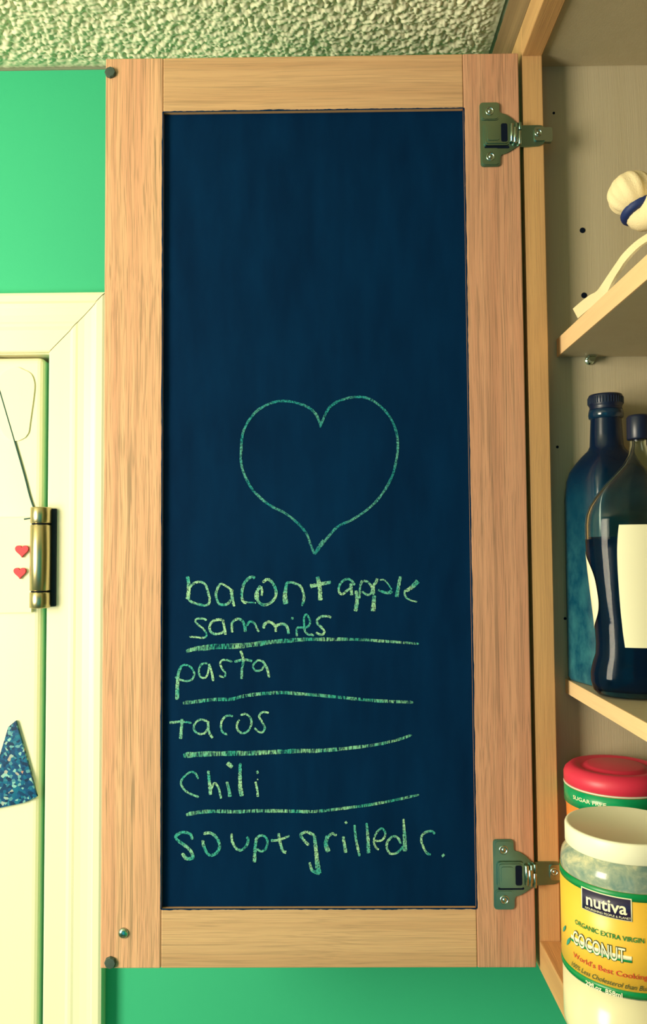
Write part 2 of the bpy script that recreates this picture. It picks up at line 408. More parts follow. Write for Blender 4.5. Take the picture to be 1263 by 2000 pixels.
# the paint laps a little, unevenly, onto the edges of stiles and rails
def lap(a, b, horiz, sgn, seed):
    rnd = random.Random(seed); n = 150; vs = []
    wv = 0.0
    for i in range(n + 1):
        t = a + (b - a) * i / n; wv = 0.75 * wv + rnd.uniform(-0.00035, 0.00035); e = sgn * (0.0009 + abs(wv))
        base = (horiz if isinstance(horiz, float) else 0)
        yield t, e
vsl, fcs = [], []
def add_lap(a, b, fn, sgn, seed):
    base = len(vsl); n = 0
    for t, e in lap(a, b, 0.0, sgn, seed):
        vsl.append(fn(t, 0)); vsl.append(fn(t, e)); n += 1
    for i in range(n - 1): fcs.append((base + 2 * i, base + 2 * i + 1, base + 2 * i + 3, base + 2 * i + 2))
yl = YD - 0.00015
add_lap(pz0, pz1, lambda t, e: (px0 + 0.0006 + e, yl, t), -1, 1)
add_lap(pz0, pz1, lambda t, e: (px1 - 0.0006 + e, yl, t), 1, 2)
add_lap(px0, px1, lambda t, e: (t, yl, pz1 - 0.0006 + e), 1, 3)
add_lap(px0, px1, lambda t, e: (t, yl, pz0 + 0.0006 + e), -1, 4)
obj('paint_edge', vsl, fcs, m_board, door)
# bumpers and the knob screw
for q in ((216, 143), (216, 1879)):
    p = WY(*q, YD); bm = bmesh.new()
    lathe(bm, [(0.0053, 0.0), (0.0053, -0.0016), (0.0045, -0.0028), (0.0, -0.0030)], (p.x, YD, p.z), 8, 'Y'); bobj('bumper', bm, m_bumper, door)
p = WY(241, 1822, YD); bm = bmesh.new()
lathe(bm, [(0.0046, 0.0), (0.0044, -0.0010), (0.0034, -0.0022), (0.0018, -0.0028), (0.0, -0.0030)], (p.x, YD, p.z), 24, 'Y')
ks = bobj('knob_screw', bm, m_steel2, door, True)

# cup hinges: plate screwed to the door, arm on the frame edge
def cup_hinge(px, py):
    c = WY(px, py, YD); s = 1 / 1000.0
    fn = lambda u, v, wv: (c.x + u * s, YD - wv * s, c.z + v * s)
    h = empty('hinge', (c.x, YD, c.z)); par(h, cab)
    # plate outline: two screw tabs and a waist narrowing to the knuckle
    out = [(-9.5, 30), (-9.5, -30)]
    pts = []
    def arc(cx, cy, r, a0, a1, n=5):
        for k in range(n + 1):
            a = math.radians(a0 + (a1 - a0) * k / n); pts.append((cx + r * math.cos(a), cy + r * math.sin(a)))
    arc(-6.5, 27, 3, 180, 90); arc(5.5, 27, 3, 90, 0)
    pts += [(8.6, 21.5), (9.6, 20), (14, 18.8), (19, 15.5), (24, 10.5), (27.5, 9), (27.5, -9.5), (24, -11.5), (19, -15.0), (14, -17.8), (9.8, -19.0), (8.6, -21.5)]
    arc(5.5, -27, 3, 0, -90); arc(-6.5, -27, 3, -90, -180)
    bm = bmesh.new(); prism(bm, pts, 0, 1.3, fn)
    bobj('hinge_plate', bm, m_steel, h)
    for sy in (1, -1):      # raised screw pads
        bm = bmesh.new(); prism(bm, rrect(-8.9, 8.0, sy * 21.3 - 8.2, sy * 21.3 + 8.2, 3.2), 1.25, 1.9, fn); prism(bm, rrect(-8.0, 7.2, sy * 21.3 - 7.3, sy * 21.3 + 7.3, 3.0), 1.9, 2.5, fn)
        bobj('screw_pad', bm, m_steel, h)
    bm = bmesh.new()        # the cup with its raised rim, and the recess
    prism(bm, rrect(-6.4, 17, -11.0, 11.0, 3), 1.25, 3.2, fn); prism(bm, rrect(-5.2, 15.5, -9.6, 9.6, 2.4), 3.2, 4.2, fn)
    bobj('hinge_cup', bm, m_steel, h)
    bm = bmesh.new(); prism(bm, rrect(9.0, 14.8, -8.4, 8.6, 1.6), 4.1, 4.4, fn)
    prism(bm, rrect(-5.6, 17.0, -13.2, -11.0, 1.0), 1.28, 1.45, fn)
    bobj('cup_recess', bm, m_dark, h)
    bm = bmesh.new(); prism(bm, rrect(-3.4, 7.4, -7.0, 7.4, 2.0), 4.1, 4.9, fn); bobj('spring_cover', bm, m_steel, h)
    # knuckle: stacked links around the pivot
    for k, (u, r, a, b, mm) in enumerate(((19.0, 2.0, -8.5, 8.5, m_steel2), (22.0, 2.1, -9.5, 5.0, m_steel2), (23.4, 1.7, -6.5, 9.0, m_steel), (26.0, 1.5, -10.8, 2.0, m_steel2), (26.4, 1.6, 2.6, 9.6, m_steel))):
        bm = bmesh.new(); cc = Vector(fn(u, 0, 3.6))
        lathe(bm, [(r * s * .7, a * s), (r * s, (a + .5) * s), (r * s, (b - .5) * s), (r * s * .7, b * s)], cc, 14); bobj('pivot_link', bm, mm, h, True)
    # arm plate on the frame edge
    e = -(YS - YD) * 1000 + 0.05
    bm = bmesh.new()
    o2 = [(26.8, 9.0), (27.6, 9.6), (44, 9.6), (47.6, 9.2), (49.5, 7), (49.5, -7), (47.6, -8.4), (44, -9.8), (27.6, -10.8), (26.8, -10)]
    prism(bm, o2, e, e + 1.6, fn)
    bobj('hinge_arm', bm, m_steel, h)
    bm = bmesh.new()        # the arm runs on behind the frame edge into the cupboard
    prism(bm, rrect(49.0, 57.0, -6.5, 7.2, 2.0), e - 1.5, e + 2.4, fn); prism(bm, rrect(40.2, 50.6, -5.6, 7.4, 2.5), e + 1.5, e + 3.2, fn)
    bobj('arm_base', bm, m_steel2, h)
    for u, v, w0, r in ((-0.6, 21.3, 2.5, 4.0), (-0.6, -21.3, 2.5, 4.0), (43.8, 1.6, e + 3.2, 3.5)):
        bm = bmesh.new(); cc = Vector(fn(u, v, w0)); k = s
        lathe(bm, [(r * k, 0.0002), (r * k, -0.0004), (r * .72 * k, -0.0008), (r * .70 * k, -0.0004), (r * .36 * k, -0.0003), (r * .34 * k, -0.0009), (0, -0.0009)], cc, 20, 'Y')
        bobj('screw', bm, m_steel2, h, True)
    return h
cup_hinge(957, 264)
cup_hinge(984, 1706.5)

# ------------------------------------------------------------------ chalk writing
def zt(x0, y0, sc, pts): return [(x0 + x / sc, y0 + y / sc) for x, y in pts]
ZA = (300, 1110, 7.0167); ZB = (470, 1110, 7.0167); ZCc = (640, 1110, 6.315); ZD = (300, 1100, 3.7147); ZE = (600, 1100, 3.7147)
ZF = (300, 1380, 3.7147); ZG = (580, 1380, 3.5083); ZH = (440, 740, 3.4135)
YCH = YB - 0.00035
CH_N = [0]
def chalk(name, strokes, m, label=None):
    """strokes: (frame, width px, points[, taper])"""
    vs, fs = [], []
    rnd = random.Random(hash(name) % 1000 if False else len(name) * 7 + len(strokes))
    for st in strokes:
        fr, wpx, pts = st[:3]; w1 = st[3] if len(st) > 3 else wpx
        P = zt(*fr, pts) if fr else pts
        P = [(a, b, 0) for a, b in P]
        S = spline(P, max(4, int(28 / max(2, len(P) - 1)) if len(P) < 6 else 5))
        n = len(S); base = len(vs)
        for i, p in enumerate(S):
            t = S[min(i + 1, n - 1)] - S[max(i - 1, 0)]
            if t.length < 1e-6: t = Vector((1, 0, 0))
            t.normalize(); nr = Vector((-t.y, t.x, 0))
            ww = (wpx + (w1 - wpx) * i / (n - 1)) * (0.56 if i in (0, n - 1) else 1.0) * rnd.uniform(0.86, 1.16) * 0.56
            j = rnd.uniform(-0.3, 0.3)
            for sg in (-1, 1):
                q = p + nr * (sg * ww + j); wpt = WY(q.x, q.y, YCH); vs.append((wpt.x, YCH - CH_N[0] * 0.00001, wpt.z))
        for i in range(n - 1): fs.append((base + 2 * i, base + 2 * i + 1, base + 2 * i + 3, base + 2 * i + 2))
        CH_N[0] = (CH_N[0] + 1) % 12
    o = obj(name, vs, fs, m, door)
    if label: o['label'] = label
    return o
chalk('chalk_heart', [
    (ZH, 4.2, [(636, 312), (600, 232), (540, 183), (440, 152), (350, 150), (260, 180), (180, 245), (120, 350), (105, 470), (106, 570), (140, 670), (200, 760), (300, 845), (390, 890), (480, 960), (540, 1030), (570, 1110), (592, 1170)]),
    (ZH, 4.2, [(630, 325), (660, 250), (700, 185), (770, 142), (860, 121), (950, 130), (1030, 180), (1100, 260), (1140, 360), (1148, 460), (1135, 560), (1110, 650), (1050, 760), (970, 850), (860, 930), (750, 985), (680, 1060), (640, 1110), (595, 1170)]),
    (ZH, 5.5, [(655, 1075), (625, 1120), (595, 1168)])], m_chalk_heart, 'large heart outline drawn in chalk')
chalk('chalk_word', [   # bacon
    (ZA, 5.5, [(463, 110), (478, 200), (480, 300), (468, 425)], 7),
    (ZA, 4, [(490, 270), (550, 205), (640, 187), (710, 225), (745, 330), (768, 430), (750, 490), (690, 508), (600, 490), (520, 460), (470, 425)]),
    (ZA, 4.2, [(925, 205), (880, 260), (855, 350), (870, 440), (905, 490), (965, 500), (1020, 480), (1055, 430)]),
    (ZA, 3.5, [(925, 205), (985, 240), (1040, 275), (1075, 310)]), (ZA, 6, [(1065, 290), (1075, 400), (1103, 522)], 4),
    (ZB, 4.8, [(195, 135), (150, 115), (90, 155), (40, 220), (15, 330), (20, 420), (45, 465), (80, 470)]), (ZB, 2.4, [(80, 465), (140, 468), (210, 475)]),
    (ZB, 4.8, [(300, 195), (360, 152), (420, 180), (465, 250), (485, 330), (465, 410), (410, 470), (340, 500), (280, 490), (230, 440), (205, 390), (215, 330), (250, 270), (272, 238)]),
    (ZB, 4, [(280, 250), (292, 320), (285, 375)]), (ZB, 4, [(235, 440), (232, 300)]),
    (ZB, 4.5, [(630, 190), (612, 300), (605, 400), (620, 490)], 9), (ZB, 4.2, [(630, 200), (690, 192), (760, 213), (820, 250), (855, 330), (865, 410), (838, 515)])], m_chalk)
chalk('chalk_word', [(ZB, 6, [(1050, 115), (1080, 250), (1090, 440)], 7.5), (ZB, 7, [(950, 248), (1080, 218), (1235, 190)], 5.5)], m_chalk)   # +
chalk('chalk_word', [   # apple
    (ZCc, 4, [(330, 210), (300, 160), (240, 130), (170, 170), (135, 240), (145, 300), (180, 320), (230, 280), (275, 245)]), (ZCc, 5, [(285, 180), (288, 260), (295, 335)]),
    (ZCc, 5, [(348, 275), (360, 400), (340, 530)], 7), (ZCc, 4.5, [(425, 150), (400, 220), (390, 375)], 3),
    (ZCc, 3.6, [(440, 155), (490, 165), (530, 210), (545, 260), (530, 310), (490, 328), (420, 285)]),
    (ZCc, 4.5, [(610, 125), (590, 180), (565, 210), (565, 330)]), (ZCc, 6, [(572, 335), (565, 430), (555, 530)], 8),
    (ZCc, 2.4, [(640, 145), (690, 142), (740, 190), (790, 265)]), (ZCc, 6.5, [(785, 275), (765, 300), (700, 297), (620, 265)], 3.5),
    (ZCc, 5, [(895, 100), (875, 200), (848, 355)], 6), (ZCc, 5, [(965, 280), (1045, 225), (1110, 155)], 9),
    (ZCc, 3.6, [(962, 265), (945, 300), (965, 360), (1020, 395), (1100, 415)], 2.6)], m_chalk)
chalk('chalk_word', [   # sammies
    (ZA, 3.6, [(720, 718), (700, 695), (640, 686), (590, 695), (570, 725), (620, 780), (670, 820), (710, 870), (726, 915), (708, 943), (660, 953), (590, 945), (490, 938)], 2.8),
    (ZA, 4.2, [(940, 705), (880, 705), (810, 725), (775, 770), (767, 830), (790, 880), (850, 900), (920, 890), (965, 862)]), (ZA, 4.2, [(945, 705), (965, 790), (985, 910)]),
    (ZA, 4.2, [(1075, 880), (1070, 800), (1082, 735), (1140, 697), (1190, 700), (1232, 750), (1255, 850)]),
    (ZB, 5, [(60, 790), (62, 870)]), (ZB, 3.6, [(85, 790), (110, 740), (150, 730), (200, 770), (225, 830), (250, 870)]),
    (ZB, 4.8, [(315, 825), (325, 772), (375, 735), (430, 752), (470, 792), (480, 870)]), (ZB, 4.6, [(482, 792), (520, 772), (570, 762), (620, 782), (645, 830), (655, 900)]),
    (ZB, 4.2, [(690, 683), (722, 688)]), (ZB, 3.6, [(770, 930), (765, 860), (777, 815), (830, 810), (880, 816)]),
    (ZB, 3.6, [(880, 816), (930, 790), (950, 730), (925, 660), (890, 632), (866, 690), (870, 790), (880, 860), (920, 905), (970, 910), (1000, 925)]),
    (ZB, 4, [(1240, 675), (1190, 655), (1110, 660), (1050, 700), (1047, 750), (1090, 795), (1138, 850), (1138, 893), (1090, 908), (1030, 880)])], m_chalk)
chalk('chalk_word', [   # pasta
    (ZD, 4.5, [(200, 745), (180, 800), (172, 880), (170, 990)], 6.5), (ZD, 3.4, [(188, 758), (225, 737), (270, 755), (294, 800), (280, 840), (240, 855), (190, 845), (155, 825)]),
    (ZD, 3.4, [(392, 725), (345, 735), (328, 780), (340, 825), (375, 830), (395, 790), (402, 740)]), (ZD, 4, [(400, 730), (420, 790), (432, 855)]),
    (ZD, 3.4, [(570, 715), (510, 700), (482, 725), (500, 770), (520, 800), (510, 825), (475, 815)]),
    (ZD, 4.2, [(630, 635), (650, 700), (640, 770), (638, 840)]), (ZD, 4, [(585, 715), (650, 700), (715, 710)]),
    (ZD, 3.4, [(800, 715), (755, 705), (720, 745), (740, 780), (780, 775), (800, 745)]), (ZD, 4, [(790, 710), (820, 760), (838, 830)])], m_chalk)
chalk('chalk_word', [   # tacos
    (ZF, 5, [(115, 117), (200, 110), (275, 118)], 3), (ZF, 4.4, [(205, 90), (202, 150), (195, 235)], 6),
    (ZF, 3.6, [(390, 107), (335, 95), (300, 125), (292, 165), (320, 195), (365, 195), (395, 160)]), (ZF, 4.2, [(393, 105), (400, 180), (427, 228)]),
    (ZF, 3.6, [(575, 70), (535, 65), (500, 95), (488, 140), (500, 185), (537, 205)]),
    (ZF, 3.6, [(630, 63), (670, 55), (705, 90), (705, 140), (680, 180), (640, 193), (608, 165), (605, 125), (622, 95)]),
    (ZF, 3.6, [(835, 45), (790, 40), (765, 70), (785, 110), (805, 150), (795, 182), (765, 185), (730, 155)])], m_chalk)
chalk('chalk_word', [   # chili
    (ZF, 3.6, [(325, 525), (300, 482), (260, 478), (215, 515), (198, 555), (220, 600), (270, 635), (328, 656)]),
    (ZF, 4.4, [(395, 465), (405, 550), (412, 640)], 6), (ZF, 3.8, [(412, 610), (440, 555), (470, 590), (490, 668)]),
    (ZF, 4, [(530, 545), (545, 600), (553, 655)], 6), (ZF, 7, [(533, 408), (570, 440)]),
    (ZF, 5, [(628, 410), (626, 500), (628, 590), (640, 650)], 8), (ZF, 4, [(738, 545), (750, 600), (755, 655)]), (ZF, 4, [(748, 465), (756, 487)]), (ZF, 2.4, [(752, 525), (755, 535)])], m_chalk)
chalk('chalk_word', [   # soup
    (ZF, 4.6, [(280, 965), (265, 925), (210, 912), (160, 940), (180, 975), (230, 1010), (270, 1050), (283, 1095), (240, 1103), (205, 1065)], 6),
    (ZF, 5, [(360, 922), (410, 917), (455, 950), (478, 1000), (465, 1050), (420, 1080), (385, 1060), (360, 1000), (357, 970)]),
    (ZF, 4.4, [(565, 920), (570, 980), (600, 1030), (640, 1040), (675, 1005), (685, 965), (675, 945)]),
    (ZF, 5, [(745, 960), (735, 1030), (732, 1130)], 6), (ZF, 4, [(735, 970), (770, 937), (810, 945), (825, 985), (810, 1035), (775, 1050), (748, 1030)])], m_chalk)
chalk('chalk_word', [(ZF, 4.4, [(905, 918), (920, 1000), (940, 1050), (962, 1057)], 5), (ZF, 5, [(850, 972), (910, 967), (985, 938)], 3.6)], m_chalk)   # +
chalk('chalk_word', [   # grilled
    (ZF, 4.8, [(1165, 935), (1110, 910), (1067, 930), (1090, 970), (1125, 1005)]), (ZF, 5, [(1165, 935), (1178, 1050), (1188, 1150), (1200, 1212)], 9), (ZF, 6, [(1205, 1212), (1150, 1190), (1130, 1130)], 4),
    (ZG, 6, [(210, 885), (196, 940), (215, 995)], 7.5), (ZG, 4.4, [(205, 900), (240, 870), (270, 885)]),
    (ZG, 4.4, [(315, 890), (325, 950), (333, 1002)], 5.5), (ZG, 4.2, [(330, 788), (340, 802)]), (ZG, 4.2, [(393, 810), (405, 920), (428, 1025)]), (ZG, 3.6, [(475, 797), (485, 900), (488, 1005)], 6.5),
    (ZG, 3.6, [(530, 920), (580, 915), (605, 872), (580, 834), (540, 870), (525, 925), (540, 965), (560, 980)]),
    (ZG, 4, [(710, 940), (690, 900), (655, 890), (620, 925), (615, 970), (640, 1008), (690, 998), (725, 958)]), (ZG, 3.6, [(728, 770), (735, 880), (738, 992)], 7.5)], m_chalk)
chalk('chalk_word', [(ZG, 4, [(945, 872), (915, 853), (865, 870), (850, 910), (865, 965), (890, 1005), (915, 1015)]), (ZG, 6, [(994, 1014), (1006, 1026)])], m_chalk)   # c.
def two(a, b): return zt(*ZD if a[0] == 'D' else ZF, a[1]) + zt(*ZE if b[0] == 'E' else ZG, b[1])
chalk('chalk_underline', [(None, 5, zt(*ZD, [(235, 640), (300, 622), (400, 610)]), 9.5), (None, 9.5, two(('D', [(390, 611), (450, 605), (650, 597), (850, 573), (1000, 560), (1110, 552)]), ('E', [(150, 552), (350, 553), (550, 565), (700, 577), (812, 584)])), 3.2)], m_chalk_line)
chalk('chalk_underline', [(None, 6, two(('D', [(210, 1015), (300, 1005), (430, 990), (560, 987), (650, 965), (750, 950), (900, 940), (1000, 943)]), ('E', [(130, 963), (300, 980), (450, 994), (600, 1003), (768, 1010)])), 5)], m_chalk_line)
chalk('chalk_underline', [(None, 9.5, two(('F', [(215, 355), (320, 346), (500, 342), (700, 338), (900, 329), (1040, 322)]), ('G', [(130, 303), (250, 295), (400, 280), (560, 258), (680, 230), (785, 195)])), 4)], m_chalk_line)
chalk('chalk_underline', [(None, 6.5, two(('F', [(235, 785), (330, 766), (450, 760), (600, 763), (750, 757), (900, 757), (1040, 760)]), ('G', [(60, 720), (150, 717), (300, 700), (450, 680), (600, 655), (720, 630), (835, 603)])), 4.2)], m_chalk_line)

# ------------------------------------------------------------------ text on curved surfaces
def text_mesh(body, size, bold=0.0, shear=0.0, sx=1.0):
    cu = bpy.data.curves.new('t', 'FONT'); cu.body = body; cu.size = size; cu.offset = bold; cu.shear = shear; cu.resolution_u = 3
    to = bpy.data.objects.new('t', cu); COL.objects.link(to)
    dg = bpy.context.evaluated_depsgraph_get(); ev = to.evaluated_get(dg); me = ev.to_mesh()
    vs = [(v.co.x * sx, v.co.y) for v in me.vertices]; fs = [tuple(p.vertices) for p in me.polygons]
    ev.to_mesh_clear(); bpy.data.objects.remove(to, do_unlink=True); bpy.data.curves.remove(cu)
    return vs, fs
def cyl_hit(px, py, c, r, k=1.0):
    """first hit of a photo pixel's ray on an upright cylinder -> azimuth, height"""
    d = ray(px, py); d.y /= k; ox, oy = CAM.x - c[0], (CAM.y - c[1]) / k
    a = d.x ** 2 + d.y ** 2; b = 2 * (ox * d.x + oy * d.y); cc = ox * ox + oy * oy - r * r
    disc = b * b - 4 * a * cc
    if disc < 0: disc = 0
    t = (-b - math.sqrt(disc)) / (2 * a)
    return math.atan2(oy + d.y * t, ox + d.x * t), CAM.z + d.z * t
def wrap_text(name, body, c, r, px, py, px2, hpx, m, parent, bold=0.0, shear=0.0, cap=0.70, slope=0.0):
    """text starting at pixel (px, py) on the baseline; ends near column px2; letters hpx tall"""
    a0, z0 = cyl_hit(px, py, c, r); _, z1 = cyl_hit(px, py - hpx, c, r)
    size = (z1 - z0) / cap
    vs, fs = text_mesh(body, size, bold * size, shear)
    wid = max(v[0] for v in vs)
    if px2:
        a1, _ = cyl_hit(px2[0], px2[1], c, r); frac = px2[2]      # column where this share of the string ends
        sx = (a1 - a0) * r / (wid * frac)
    else: sx = 1.0
    V = [(c[0] + r * math.cos(a0 + x * sx / r), c[1] + r * math.sin(a0 + x * sx / r), z0 + y + slope * x) for x, y in vs]
    return obj(name, V, fs, m, parent)
def band(name, c, r, z0, z1, m, parent, a0=0, a1=2 * math.pi, n=64, th=0.0004):
    """a thin wrapped sheet; z0/z1 may be functions of azimuth"""
    f = lambda z, a: z(a) if callable(z) else z
    vs, fs = [], []
    for k in range(n + 1):
        a = a0 + (a1 - a0) * k / n; ca, sa = math.cos(a), math.sin(a)
        for rr, z in ((r, f(z0, a)), (r, f(z1, a)), (r - th, f(z1, a)), (r - th, f(z0, a))): vs.append((c[0] + rr * ca, c[1] + rr * sa, z))
    for k in range(n):
        b = 4 * k
        for i in range(4): fs.append((b + i, b + (i + 1) % 4, b + 4 + (i + 1) % 4, b + 4 + i))
    o = obj(name, vs, fs, m, parent)
    for p in o.data.polygons: p.use_smooth = abs(p.normal.z) < 0.5
    return o
def tangent_center(px, py, Yc, r):
    """X of an upright cylinder at depth Yc whose left outline passes through the pixel"""
    d = ray(px, py); th = math.atan2(d.x, d.y)
    return (r + Yc * math.sin(th)) / math.cos(th)

# ------------------------------------------------------------------ coconut oil jar
m_lidw = mat('white_plastic_lid', (0.92, 0.90, 0.66, 1), 0.4)
m_yel = mat('label_yellow', (0.90, 0.53, 0.055, 1), 0.35); m_lgreen = mat('label_green', (0.0, 0.24, 0.06, 1), 0.35)
m_navy = mat('label_navy', (0.018, 0.012, 0.055, 1), 0.35); m_cream = mat('label_cream', (0.88, 0.84, 0.58, 1), 0.45)
m_red = mat('print_red', (0.62, 0.06, 0.02, 1), 0.5); m_ink = mat('print_dark_green', (0.03, 0.07, 0.03, 1), 0.5); m_teal = mat('print_teal', (0.02, 0.28, 0.22, 1), 0.5)
m_jar = mat('jar_plastic', (0.3, 0.36, 0.3, 1), 0.15, spec=0.5)
jf = noise(m_jar, coords(m_jar, (1, 1, 1.3)), 55, 5, 0.65, 0.6)
lk(m_jar, ramp(m_jar, jf, [(0.36, (0.16, 0.25, 0.22, 1)), (0.5, (0.30, 0.36, 0.27, 1)), (0.66, (0.62, 0.58, 0.36, 1))]), bsdf(m_jar).inputs['Base Color'])
m_oil = mat('solid_coconut_oil', (0.74, 0.68, 0.42, 1), 0.2)

JR, JY = 0.0465, 0.592
JX = tangent_center(1094, 1760, JY, JR); JC = (JX, JY)
jar = empty('coconut_oil_jar', (JX, JY, Z_FL), 'white-lidded jar with a yellow and green coconut label on the cupboard floor', 'jar')
a_ref, z_lt = cyl_hit(1118, 1608, JC, 0.043)
LR = JX - (tangent_center(1102, 1615, JY, 0.0) ); 
d_ = ray(1102, 1615); th_ = math.atan2(d_.x, d_.y); LR = JX * math.cos(th_) - JY * math.sin(th_)
zl1 = cyl_hit(1110, 1613, JC, LR)[1]; zl0 = cyl_hit(1110, 1652, JC, LR)[1]
zlab1 = cyl_hit(1150, 1727, JC, JR)[1]; zlab1b = cyl_hit(1150, 1742, JC, JR)[1]
zlab0b = cyl_hit(1167, 1919, JC, JR)[1]; zlab0 = cyl_hit(1167, 1932, JC, JR)[1]
bm = bmesh.new()
lathe(bm, [(JR * .93, Z_FL), (JR * .975, Z_FL + .002), (JR * .985, Z_FL + .006), (JR * .985, zlab0 - 0.001)], (JX, JY, 0), 64)
bobj('jar_base', bm, m_oil, jar, True)
bm = bmesh.new()
lathe(bm, [(JR - .0005, zlab0 - .001), (JR - .0005, zlab1 + .002), (JR - .0006, zl0 - .0105), (JR - .0015, zl0 - .0065), (JR - .004, zl0 - .003), (LR - .002, zl0 - .0005), (LR - .003, zl0 + .001)], (JX, JY, 0), 64)
bobj('jar_body', bm, m_jar, jar, True)
bm = bmesh.new()
lathe(bm, [(LR - .001, zl0), (LR, zl0 + .001), (LR, zl1 - .0018), (LR - .0006, zl1 - .0005), (LR - .0022, zl1), (LR - .0028, zl1 - .0004), (0.0, zl1 - .0005)], (JX, JY, 0), 72)
lid = bobj('lid', bm, m_lidw, jar, True)
lab = band('label', JC, JR, zlab0, zlab1, m_yel, jar); lab['label'] = 'yellow paper label with green bands'
band('label_band', JC, JR + .0002, zlab1b, zlab1, m_lgreen, lab)
band('label_band', JC, JR + .0002, zlab0, zlab0b, m_lgreen, lab)
def pa(px, py, r=JR): return cyl_hit(px, py, JC, r)
al, zb1 = pa(1137, 1733); _, zb0 = pa(1138, 1772.5)
ar_ = pa(1216, 1750)[0]; arr = al + (ar_ - al) * 1.16
band('logo_border', JC, JR + .0004, zb0 - .0006, zb1 + .0007, m_cream, lab, al - .018, arr + .018, 24)
band('logo_box', JC, JR + .0006, zb0, zb1, m_navy, lab, al, arr, 24)
wrap_text('print', 'nutiva', JC, JR + .0008, 1143, 1765.5, (1209.5, 1780, 0.835), 17, m_cream, lab, 0.018, cap=0.52)
# small serifs give the logo its flared letters
wrap_text('print', 'NOURISHING PEOPLE & PLANET', JC, JR + .0008, 1142, 1773.5, (1216, 1789, 0.84), 4.2, m_cream, lab)
wrap_text('print', 'ORGANIC EXTRA VIRGIN', JC, JR + .0006, 1122, 1803.5, (1211, 1821, 0.70), 9, m_lgreen, lab, 0.012)
wrap_text('print', 'COCONUT', JC, JR + .0005, 1119, 1841, (1216, 1857, 0.96), 26, m_ink, lab, 0.045)
wrap_text('print', 'COCONUT', JC, JR + .0008, 1118.4, 1841, (1215.4, 1857, 0.96), 26, m_cream, lab, 0.004)
az0 = pa(1116, 1843)[0]; z_u = pa(1165, 1861)[1]
band('print', JC, JR + .0005, z_u - .0007, z_u + .0008, m_lgreen, lab, az0, arr, 24)
band('print', JC, JR + .0004, z_u + .0008, z_u + .0034, m_cream, lab, az0, arr, 24)
for q in (-1, 1):      # palm leaf beside the lettering
    vs = []
    for i in range(9):
        t = i / 8; wv = 0.0016 * math.sin(math.pi * t)
        for s_ in (-1, 1):
            a, z = pa(1104 + q * 3.5 + t * (6 + q), 1824 + (q * 4) - t * 13 if q < 0 else 1846 - t * 16); rr = JR + .0006
            a += s_ * wv / rr; vs.append((JX + rr * math.cos(a), JY + rr * math.sin(a), z))
    obj('print', vs, [(2 * i, 2 * i + 1, 2 * i + 3, 2 * i + 2) for i in range(8)], m_teal, lab)
wrap_text('print', "World's Best Cooking Oil", JC, JR + .0006, 1119, 1868, (1214, 1894, 0.60), 9.5, m_red, lab, 0.006)
wrap_text('print', '100% Less Cholesterol than Butter', JC, JR + .0006, 1114, 1884, (1205, 1914, 0.60), 9, m_ink, lab, 0.0, 0.35)
wrap_text('print', '29fl.oz  858ml', JC, JR + .0006, 1143, 1922.5, (1215, 1943, 1.0), 8.5, m_cream, lab, 0.02)

# ------------------------------------------------------------------ red-capped canister behind it
m_redlid = mat('red_plastic_lid', (0.66, 0.032, 0.075, 1), 0.42); m_orange = mat('label_orange', (0.80, 0.25, 0.05, 1), 0.35)
m_emer = mat('label_emerald', (0.0, 0.30, 0.11, 1), 0.25); m_silver = mat('seal_ring', (0.7, 0.68, 0.55, 1), 0.4)
RR, RY = 0.0425, 0.6965
RX = tangent_center(1100, 1515, RY, RR); RC = (RX, RY)
can = empty('powder_canister', (RX, RY, Z_FL), 'tub with a red screw lid and green sugar free label behind the coconut jar', 'canister')
zr1 = cyl_hit(1102, 1500, RC, RR)[1]; zr0 = cyl_hit(1112, 1534, RC, RR)[1]; zg0 = cyl_hit(1112, 1570.5, RC, RR)[1]
bm = bmesh.new()
lathe(bm, [(RR - .001, zr0), (RR, zr0 + .001), (RR, zr1 - .004), (RR - .0012, zr1 - .001), (RR - .005, zr1 + .0024), (RR - .0105, zr1 + .0032), (RR - .013, zr1 + .0012), (RR - .0155, zr1 + .0008), (RR - .0175, zr1 + .0030), (RR - .021, zr1 + .0038), (0, zr1 + .0042)], (RX, RY, 0), 64)
bobj('lid', bm, m_redlid, can, True)
bm = bmesh.new(); lathe(bm, [(RR - .0006, zr0 - .0014), (RR + .0002, zr0 - .0010), (RR + .0002, zr0 - .0002), (RR - .0008, zr0)], (RX, RY, 0), 64); bobj('seal_ring', bm, m_silver, can, True)
bm = bmesh.new()
lathe(bm, [(RR - .004, Z_FL), (RR - .002, Z_FL + .002), (RR - .002, zg0 - .02), (RR - .0016, zg0 - .004), (RR - .0006, zg0), (RR - .0006, zr0 - .0013)], (RX, RY, 0), 64)
bobj('tub', bm, m_orange, can, True)
gb = band('label', RC, RR - .0001, zg0, zr0 - .0016, m_emer, can)
wrap_text('print', 'SUGAR FREE', RC, RR + .0002, 1118.5, 1559.5, (1183.5, 1569, 1.0), 7.2, m_cream, gb, 0.01)

